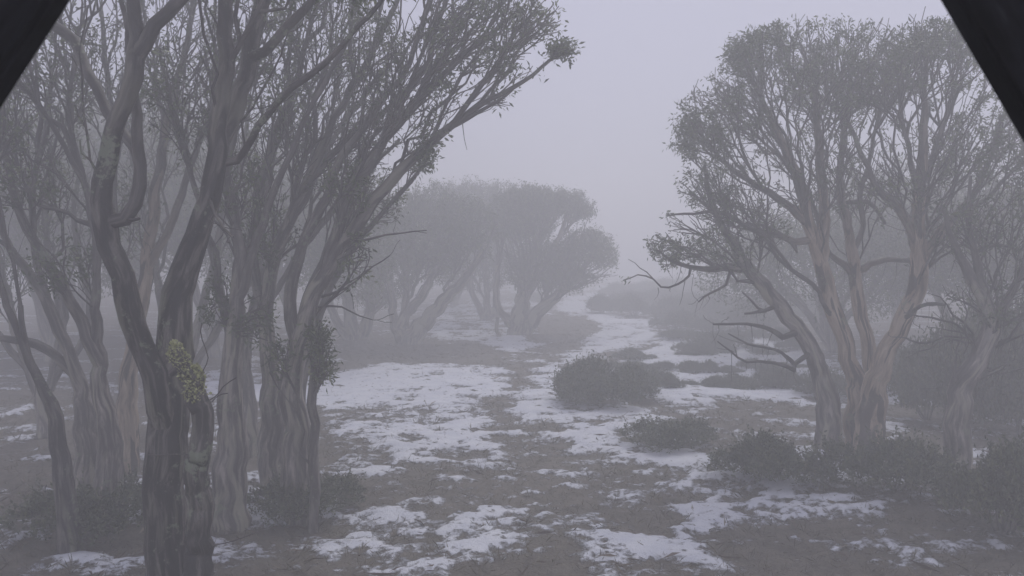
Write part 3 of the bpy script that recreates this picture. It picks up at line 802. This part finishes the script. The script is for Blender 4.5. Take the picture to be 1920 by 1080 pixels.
# ================================================================== generic gum for the foggy background
def generic(H, W, seed, n, per, size, rt=.006, lean=0.0):
    global rng
    rng = np.random.default_rng(seed)
    t = Tree()
    root = empty('snow_gum', (0, 0, 0), cat='tree', group='gum trees')
    ns = rng.integers(3, 6)
    a0 = rng.uniform(0, 6.28)
    tops = []
    for i in range(ns):
        a = a0 + i * 6.283 / ns + rng.normal(0, .3)
        out = W * rng.uniform(.35, .8)
        dx, dy = math.cos(a) * out + lean * W, math.sin(a) * out * .8
        hh = H * rng.uniform(.62, .85)
        P = [np.array([0, 0, -.15]) if i == 0 else np.array([0, 0, .25]), np.array([dx * .12, dy * .12, hh * .2]), np.array([dx * .35 + rng.normal(0, .15), dy * .35, hh * .45]), np.array([dx * .7 + rng.normal(0, .15), dy * .7, hh * .75]), np.array([dx, dy, hh])]
        t.stem(P, [.20, .14, .11, .07, .03], grow_from=.4 if i == 0 else .3, step=.3)
        tops.append(np.array([dx, dy, hh]))
    cr = [(q + np.array([0, 0, -H * .06]), np.array([W * .60, W * .55, H * .26]), int(n / ns * .8), .25, .95, .8, -.7) for q in tops]
    cr.append((np.array([lean * W, 0, H * .56]), np.array([W * 1.15, W * 1.0, H * .42]), int(n * .5), .35, .95, .8, -.75))
    t.crown(cr, bf=.35, step=.4, wig=.07)
    finish(t, 'g', root, BARK_GREY, rt=rt, per=per, size=size, spread=.24, ex=.46, thick=.045)
    return root
def dup(root, label):
    r = root.copy(); C.objects.link(r)
    for ch in root.children:
        c = ch.copy(); C.objects.link(c); c.parent = r
        c.matrix_parent_inverse = ch.matrix_parent_inverse.copy()
    return r
protos = [generic(6.6, 3.4, 11, 1500, 15, .13), generic(6.2, 3.3, 23, 1400, 15, .13, lean=.45), generic(7.4, 2.8, 37, 1400, 14, .13), generic(5.2, 3.3, 53, 1300, 15, .13, lean=-.4)]
used = [False] * 4
# ================================================================== CENTRAL CLUMP
kw_ = dict(bark=BARK_GREY, rt=.012, ex=.34, per=16, size=.17, spread=.24, strips=0, bf=.6, gf=.3)
fan_tree(775, 39, [
  [(770, 648, 46), (782, 625, 34), (806, 598, 28), (835, 560, 22), (872, 520, 16), (905, 470, 11), (930, 420, 7)],
  [(762, 640, 34), (752, 610, 22), (772, 580, 18), (800, 540, 14), (820, 480, 11), (835, 420, 7)],
  [(752, 635, 26), (740, 600, 16), (735, 550, 13), (725, 490, 10), (720, 430, 6)],
  [(758, 630, 20), (758, 590, 13), (762, 540, 11), (770, 470, 9), (780, 410, 6)]],
  [ell(800, 440, 85, 100, 39, 2.2, 900, .3, .95, .7, -.9), ell(725, 450, 60, 90, 39, 2, 520, .3, .9, .7, -.9), ell(870, 430, 60, 70, 39, 2, 420, .3, .95, .7, -.7)],
  'fog grey gum with slanting stems at the left of the central clump', **kw_)
fan_tree(918, 52, [
  [(918, 602, 30), (905, 590, 14), (897, 570, 11), (886, 548, 10), (880, 500, 8), (870, 440, 6)],
  [(920, 600, 24), (914, 570, 12), (912, 530, 10), (908, 470, 8)],
  [(925, 600, 26), (932, 570, 14), (930, 520, 11), (940, 450, 8)]],
  [ell(885, 398, 110, 66, 52, 3, 1200, .3, .95, .7, -.7), ell(880, 490, 110, 60, 52, 3, 600, .2, .8, .6, -1), ell(830, 420, 70, 75, 52, 3, 500, .3, .9, .7, -.8), ell(945, 410, 60, 60, 52, 2.5, 500, .3, .9, .7, -.8)],
  'thin stemmed gum in the middle of the central clump, standing on snow', **kw_)
fan_tree(978, 43.5, [
  [(978, 628, 48), (976, 600, 34), (978, 570, 28), (990, 520, 20), (1005, 460, 14), (1020, 410, 8)],
  [(985, 620, 34), (1005, 590, 26), (1032, 565, 20), (1065, 535, 14), (1095, 500, 9), (1115, 470, 6)],
  [(968, 615, 24), (945, 590, 14), (930, 560, 11), (935, 500, 9), (945, 430, 6)],
  [(985, 560, 14), (1020, 500, 11), (1050, 440, 9), (1065, 395, 6)],
  {'p': [(975, 622, 16, 43), (945, 640, 14, 42.4), (932, 620, 11, 42.2), (934, 595, 8, 42.2)], 'dead': True}],
  [ell(1058, 392, 56, 36, 43.5, 1.8, 420, .3, .98, .6, -.5), ell(1000, 375, 50, 30, 43.5, 2, 260, .3, .98, .6, -.5), ell(1098, 472, 62, 46, 43.5, 1.8, 480, .3, .98, .7, -.7), ell(1060, 520, 60, 28, 43.5, 1.6, 220, .2, .8, .6, -1), ell(975, 410, 70, 62, 43.5, 2.4, 800, .3, .95, .7, -.7), ell(1020, 500, 80, 55, 43.5, 2, 620, .2, .8, .7, -.9), ell(1120, 515, 40, 10, 43.5, 1, 40, .3, .1, .1, -1)],
  'stout gum at the right end of the central clump, crown in two rounded lobes', **kw_)
fan_tree(665, 40, [
  [(665, 648, 40), (660, 610, 24), (650, 560, 18), (640, 500, 14), (640, 430, 9)],
  [(672, 640, 30), (690, 600, 20), (700, 550, 15), (720, 500, 11), (745, 440, 8)],
  [(660, 640, 24), (630, 600, 16), (610, 540, 12), (590, 470, 8)]],
  [ell(680, 440, 70, 100, 40, 2.4, 650, .3, .6, .5, -.9), ell(610, 460, 80, 110, 40, 2.4, 700, .3, .8, .6, -.9), ell(700, 540, 70, 40, 40, 2, 240, .2, .7, .6, -1)],
  'foggy gum between the large leaning left gum and the central clump', **kw_)
def far_tree(px, Y, k, rot, sc, label):
    q = CAM_H / 3.5
    Y = Y * q; sc = (sc[0] * q, sc[1] * q)
    p = protos[k]
    if used[k]: r = dup(p, label)
    else: r = p; used[k] = True
    x = (px - 960) / F * Y
    r.location = (x, Y, float(ground_z(x, Y)))
    r.rotation_euler = (0, 0, R(rot))
    r.scale = (sc[0], sc[0], sc[1])
    r['label'] = label
for a in [
  (850, 52, 3, 140, (1.35, 1.2), 'faint dome crowned gum at the back of the central clump'),
  (560, 25, 2, 10, (1.0, .95), 'foggy tall gum behind the fan of leaning left gums'),
  (400, 26, 1, 160, (1.0, 1.25), 'foggy gum seen between the straight dark stem and the fan of gums'),
  (250, 32, 2, 120, (1.3, 1.5), 'foggy tall gum behind the dark crooked stem'),
  (90, 25, 0, 300, (1.1, 1.3), 'foggy gum behind the leaning stems at the left edge'),
  (-80, 26, 2, 30, (1.2, 1.3), 'foggy gum filling the far left edge'),
  (480, 38, 0, 0, (1.4, 1.5), 'pale distant gum behind the leaning left gums'),
  (160, 34, 3, 60, (1.5, 1.8), 'pale distant gum behind the left edge trees'),
  (1560, 27, 3, 50, (1.1, .95), 'foggy gum seen between the dark leaning trunk and the peeling tan stem'),
  (1800, 25, 0, 90, (1.1, .95), 'foggy gum behind the stout tan gum at right'),
  (1930, 22, 2, 200, (1.1, .85), 'foggy gum at the right edge behind the thicket'),
  (1690, 34, 2, 260, (1.3, 1.1), 'pale distant gum behind the smooth stemmed gum'),
]:
    far_tree(*a)

# ================================================================== HEATH SHRUBS
def shrub_proto(seed, n, leaf):
    global rng
    rng = np.random.default_rng(seed)
    root = empty('heath_shrub', (0, 0, 0), cat='shrub', group='heath shrubs')
    t = Tree(8000)
    for i in range(7):
        a = i * .9 + rng.uniform(0, .5); o = rng.uniform(.2, .75)
        P = [np.array([0, 0, -.05]), np.array([math.cos(a) * o * .4, math.sin(a) * o * .4, .2]), np.array([math.cos(a) * o * .8, math.sin(a) * o * .8, .42])]
        t.stem(P, [.02, .014, .007], grow_from=.3, step=.08)
    t.radii(.004, .4)
    _, bm_ = t.meshes(thick=9)
    link_mesh('stems', bm_, BARK_GREY, root)
    # foliage: sprigs standing over a heap of overlapping lobes
    nb_ = 13
    ang = rng.uniform(0, 6.283, nb_); rr_ = .72 * rng.random(nb_) ** .6
    Cn = np.stack([np.cos(ang) * rr_, np.sin(ang) * rr_, .10 + .30 * (1 - rr_) * rng.uniform(.5, 1.3, nb_)], 1)
    Rb = rng.uniform(.14, .40, nb_)
    m_ = n
    k_ = rng.choice(nb_, m_, p=Rb ** 2 / (Rb ** 2).sum())
    u = norm(rng.normal(0, 1, (m_, 3))); u[:, 2] = np.abs(u[:, 2]) - .25 * rng.random(m_)
    pos = Cn[k_] + u * (Rb[k_] * (1 - .35 * rng.random(m_) ** 2 + .12 * rng.normal(0, 1, m_) * (rng.random(m_) < .3)))[:, None]
    pos[:, 2] = np.maximum(pos[:, 2], .0)
    sprig = 7
    ax = norm(u * .7 + np.array([0, 0, .8]) + rng.normal(0, .35, (m_, 3)))
    P = np.repeat(pos, sprig, 0) + np.repeat(ax, sprig, 0) * ((np.tile(np.arange(sprig), m_) * np.repeat(np.where(rng.random(m_) < .12, rng.uniform(1.5, 3.2, m_), 1.0), sprig))[:, None] * leaf * .30)
    d = norm(np.repeat(ax, sprig, 0) * .7 + rng.normal(0, .55, (len(P), 3)))
    me = leaf_mesh(P, d, np.full(len(P), leaf) * rng.uniform(.7, 1.2, len(P)), np.repeat(rng.random(m_), sprig), wid=.22)
    link_mesh('foliage', me, LEAF_HEATH, root, smooth=False)
    return root
sp = [shrub_proto(3, 3600, .05), shrub_proto(5, 2200, .06), shrub_proto(9, 1300, .06)]
sused = [False] * 3
def shrub(px, py, k, rx, ry, h, rot, label):
    p = sp[k]
    if sused[k]: r = dup(p, label)
    else: r = p; sused[k] = True
    c = ground_pt(px, py)
    r.location = (c[0], c[1], float(ground_z(c[0], c[1])) - .04)
    r.rotation_euler = (0, 0, R(rot)); q = CAM_H / 3.5 * 1.08
    if 612 < py < 735 and px > 1170: h *= .75     # snow pressed scrub beyond the big round shrub
    r.scale = (rx * q, ry * q, h * q)
    r['label'] = label
for a in [
  (1118, 758, 0, 1.2, 1.1, 1.25, 0, 'large rounded heath shrub in front, right beside the snowy track'),
  (1190, 745, 1, .85, .8, .85, 40, 'smaller heath shrub against the right side of the large rounded one'),
  (1190, 672, 1, .95, .7, .6, 90, 'low heath shrub behind the large rounded one at the track edge'),
  (1262, 640, 0, .9, .7, .7, 140, 'heath shrub at the outer bend of the snowy track'),
  (1320, 622, 1, 1.2, 1.0, .9, 200, 'wide heath shrub right of the track bend, behind the snow patch'),
  (1130, 588, 0, 1.3, 1.2, 1.3, 20, 'foggy heath mound just right of the far track'),
  (1190, 592, 1, 1.7, 1.4, 1.3, 70, 'foggy heath mound in the middle of the far row'),
  (1260, 596, 0, 1.9, 1.6, 1.5, 120, 'foggy tall heath mound behind the track bend'),
  (1345, 600, 1, 2.0, 1.6, 1.7, 160, 'foggy heath mound under the leaning trunk crown'),
  (1430, 606, 0, 1.8, 1.5, 1.6, 220, 'foggy heath mound beyond the low dead limbs'),
  (1300, 668, 2, .8, .7, .9, 10, 'thin heath shrub standing in the snow patch left of the dead limbs'),
  (1225, 722, 2, .7, .6, .65, 60, 'sparse heath shrub in snow right of the large rounded one'),
  (1452, 722, 0, .75, .7, .95, 150, 'rounded heath shrub at the foot of the leaning trunk'),
  (1150, 556, 1, 1.8, 1.5, 1.3, 230, 'faint distant heath mound where the track fades'),
  (1240, 552, 0, 2.4, 2.0, 1.5, 270, 'faint distant heath mound right of where the track fades'),
  (1850, 760, 0, 1.6, 1.2, 2.7, 100, 'tall dense shrub at the back of the right hand thicket'),
  (1740, 780, 1, 1.1, 1.0, 1.9, 140, 'tall thin shrub at the left end of the right hand thicket'),
  (1700, 735, 1, 1.0, .9, 1.3, 30, 'heath shrub between the stout tan gum and the thicket'),
  (1550, 735, 2, .9, .8, .9, 300, 'thin heath shrub between the leaning trunk and the tan stem'),
  (1800, 800, 0, 1.5, 1.2, 2.6, 60, 'tall dense shrub of the right hand thicket nearest the tan gum'),
  (1915, 815, 0, 1.5, 1.2, 3.2, 200, 'tall dense shrub of the thicket at the right edge'),
  (1010, 565, 0, 1.2, 1.0, .7, 33, 'faint heath mound at the inner edge of the far track'),
  (1250, 572, 1, 2.0, 1.4, 1.2, 310, 'faint heath mound filling the gap behind the track bend'),
  (1180, 575, 0, 1.8, 1.3, 1.2, 170, 'pale heath mound where the snow band narrows'),
  (1300, 585, 0, 1.9, 1.5, 1.4, 15, 'heath mound behind the wide shrub near the track bend'),
  (1390, 620, 0, 1.6, 1.3, 1.5, 95, 'heath mound straight behind the longest low dead limb'),
  (1270, 615, 1, 1.5, 1.3, 1.3, 260, 'heath mound bordering the right end of the snowy bend'),
  (1180, 700, 2, .8, .6, .6, 120, 'open twiggy shrub in snow behind the large rounded one'),
  (1340, 655, 2, 1.2, 1.0, 1.1, 350, 'open twiggy shrub in snow left of the dead limb tips'),
  (1250, 840, 2, .9, .8, .7, 10, 'foreground heath shrub right of the lower track'),
  (1450, 900, 1, 1.0, .9, .8, 80, 'foreground heath shrub below the leaning trunk'),
  (1680, 930, 2, 1.1, .9, 1.0, 130, 'foreground heath shrub in the lower right'),
  (1880, 1010, 1, 1.0, .9, 1.3, 210, 'foreground heath shrub in the bottom right corner'),
  (160, 1010, 2, .9, .9, .8, 60, 'foreground heath shrub in the bottom left corner'),
  (560, 960, 2, .8, .7, .7, 20, 'small foreground heath shrub right of the dark twin gum'),
]:
    shrub(*a)
sr = np.random.default_rng(31)
ORD = ['leftmost', 'second from the left', 'third from the left', 'fourth from the left', 'fifth from the left', 'sixth from the left', 'seventh from the left', 'eighth from the left', 'ninth from the left', 'tenth from the left']
ROWS = [(726, 1200, 1520, 8, (.32, .55), 'in the nearest row below the dead limbs'), (694, 1235, 1500, 7, (.32, .55), 'in the second row below the dead limbs'),
        (664, 1280, 1490, 6, (.35, .6), 'in the third row level with the dead limbs'), (640, 1270, 1480, 5, (.4, .7), 'in the row just behind the dead limbs'),
        (600, 1262, 1560, 6, (1.2, 1.9), 'in the foggy row behind the track bend'), (577, 1180, 1560, 7, (1.3, 2.0), 'in the foggy row beside the far track'),
        (556, 1150, 1540, 7, (1.4, 2.3), 'in the faintest, farthest row of scrub')]
for py0, xa, xb, nn_, sz, where in ROWS:       # scrub in loose rows that follow the slope
    for i in range(nn_):
        px = xa + (xb - xa) * (i + .5 + sr.uniform(-.3, .3)) / nn_
        py = py0 + sr.uniform(-7, 7) * (1 if py0 > 620 else .5)
        q = sr.uniform(*sz)
        shrub(px, py, int(sr.integers(0, 3 if py0 > 620 else 2)), q * sr.uniform(.9, 1.6), q, q * (sr.uniform(.7, 1.5) if py0 > 620 else sr.uniform(.5, .75)), sr.uniform(0, 360),
              ('ragged heath shrub, ' if py0 > 620 else 'heath mound, ') + ORD[i] + ' ' + where)
rng = np.random.default_rng(99)

# ================================================================== LICHENED STUMP
Y = 8.0
b0 = at(372, 720, Y)
gz = float(ground_z(b0[0], Y))
root = empty('tree_stump', (b0[0], Y, gz), label='broken stump crusted with yellow green lichen in front of the dark twin gum', cat='stump')
t = Tree(4000)
px_stem(t, [(375, gpy(375, Y), 60), (374, 840, 40), (368, 740, 34), (358, 710, 30), (344, 690, 28), (333, 668, 30), (330, 655, 26)], Y, dead=True, step=.06)
px_stem(t, [(368, 735, 24), (370, 710, 18), (367, 690, 12)], Y, dead=True, step=.06)
t.radii(.01, .3)
a_, b_ = t.meshes(thick=.001)
link_mesh('trunk', a_, BARK_DARK, root)
# leafy lichen tufts over its upper side
ids = np.where((t.r > .02) & (t.p[:t.n, 2] > at(372, 745, Y)[2]))[0]
ii = rng.choice(ids, 2600)
pos = t.p[ii] + norm(rng.normal(0, 1, (2600, 3)) + np.array([.1, -.3, .5])) * (t.r[ii] * rng.uniform(.85, 1.2, 2600))[:, None]
me = leaf_mesh(pos, norm(rng.normal(0, 1, (2600, 3)) + np.array([0, -.4, .3])), rng.uniform(.015, .04, 2600), rng.random(2600), wid=.4)
o = link_mesh('lichen', me, MOSS, root, smooth=False); o['kind'] = 'stuff'

# ================================================================== GABLE BOARDS in front of the camera (dark frame of the hut opening)
m, n, b = mat_new('near_black_timber')
tc = N(n, 'ShaderNodeTexCoord')
mp = N(n, 'ShaderNodeMapping'); mp.inputs['Scale'].default_value = (9, 3, 1.6)
n.links.new(tc.outputs['Object'], mp.inputs[0])
f = noise(n, mp.outputs[0], 4, 5, .6, .4)
n.links.new(ramp(n, f, [(.4, (.002, .002, .002)), (.56, (.010, .010, .012)), (.75, (.045, .042, .046))]), b.inputs['Base Color'])
b.inputs['Roughness'].default_value = .9
b.inputs['Specular IOR Level'].default_value = .1
import bmesh
def board(P0, P1, width, thick, out, name, parent):
    """a rafter: inner edge runs P0 -> P1, board extends by width towards 'out'"""
    L = np.linalg.norm(P1 - P0)
    ax = (P1 - P0) / L
    o2 = out - ax * np.dot(out, ax); o2 = o2 / np.linalg.norm(o2)
    nrm = np.cross(ax, o2)
    bm = bmesh.new()
    bmesh.ops.create_cube(bm, size=1)
    for v in bm.verts:
        v.co = Vector(((v.co.x + .5) * width, v.co.y * thick, v.co.z * L))
    es = [e for e in bm.edges if abs(e.verts[0].co.z - e.verts[1].co.z) > L * .5]
    bmesh.ops.bevel(bm, geom=es, offset=.008, segments=3, affect='EDGES')
    me = bpy.data.meshes.new(name); bm.to_mesh(me); bm.free()
    ob_ = bpy.data.objects.new(name, me); C.objects.link(ob_); me.materials.append(m)
    mid = (P0 + P1) / 2
    M4 = Matrix(((o2[0], nrm[0], ax[0], mid[0]), (o2[1], nrm[1], ax[1], mid[1]), (o2[2], nrm[2], ax[2], mid[2]), (0, 0, 0, 1)))
    ob_.parent = parent
    ob_.matrix_world = M4
    ob_.matrix_parent_inverse = Matrix.Translation(-Vector(parent.location))
    ob_.matrix_basis = M4
    return ob_
D = 1.2
apex = at(991, -1350, D)
rootg = empty('gable_frame', (float(apex[0]), D, float(apex[2])), label='near black sloping boards of an opening, out of focus across both upper corners', cat='frame')
def edge_ext(p0, p1, D, s):
    a, c = at(*p0, D), at(*p1, D)
    return a + (c - a) * s
board(edge_ext((991, -1350), (116, 0), D, 1.75), apex, .26, .05, np.array([-1., 0, .6]), 'rafter', rootg)
board(edge_ext((991, -1350), (1779, 0), D, 1.55), apex, .26, .05, np.array([1., 0, .6]), 'rafter', rootg)

# ================================================================== HAZE
HZ = bpy.data.meshes.new('haze')
x0, x1, y0, y1, z0, z1 = -74, 74, -10, 142, -1.4, 14.0
Vh = [(x, y, z) for x in (x0, x1) for y in (y0, y1) for z in (z0, z1)]
HZ.from_pydata(Vh, [], [(0, 1, 3, 2), (4, 6, 7, 5), (0, 4, 5, 1), (2, 3, 7, 6), (0, 2, 6, 4), (1, 5, 7, 3)])
ho = bpy.data.objects.new('haze', HZ); C.objects.link(ho)
m = bpy.data.materials.new('fog'); m.use_nodes = True
m.node_tree.nodes.clear()
pv = m.node_tree.nodes.new('ShaderNodeVolumePrincipled')
mo = m.node_tree.nodes.new('ShaderNodeOutputMaterial')
pv.inputs['Color'].default_value = (.99, .99, .995, 1)
pv.inputs['Density'].default_value = 0.0232
pv.inputs['Anisotropy'].default_value = 0.2
m.node_tree.links.new(pv.outputs[0], mo.inputs['Volume'])
HZ.materials.append(m)
tag(ho, kind='stuff', label='pale lavender grey fog filling the whole woodland clearing', cat='fog')
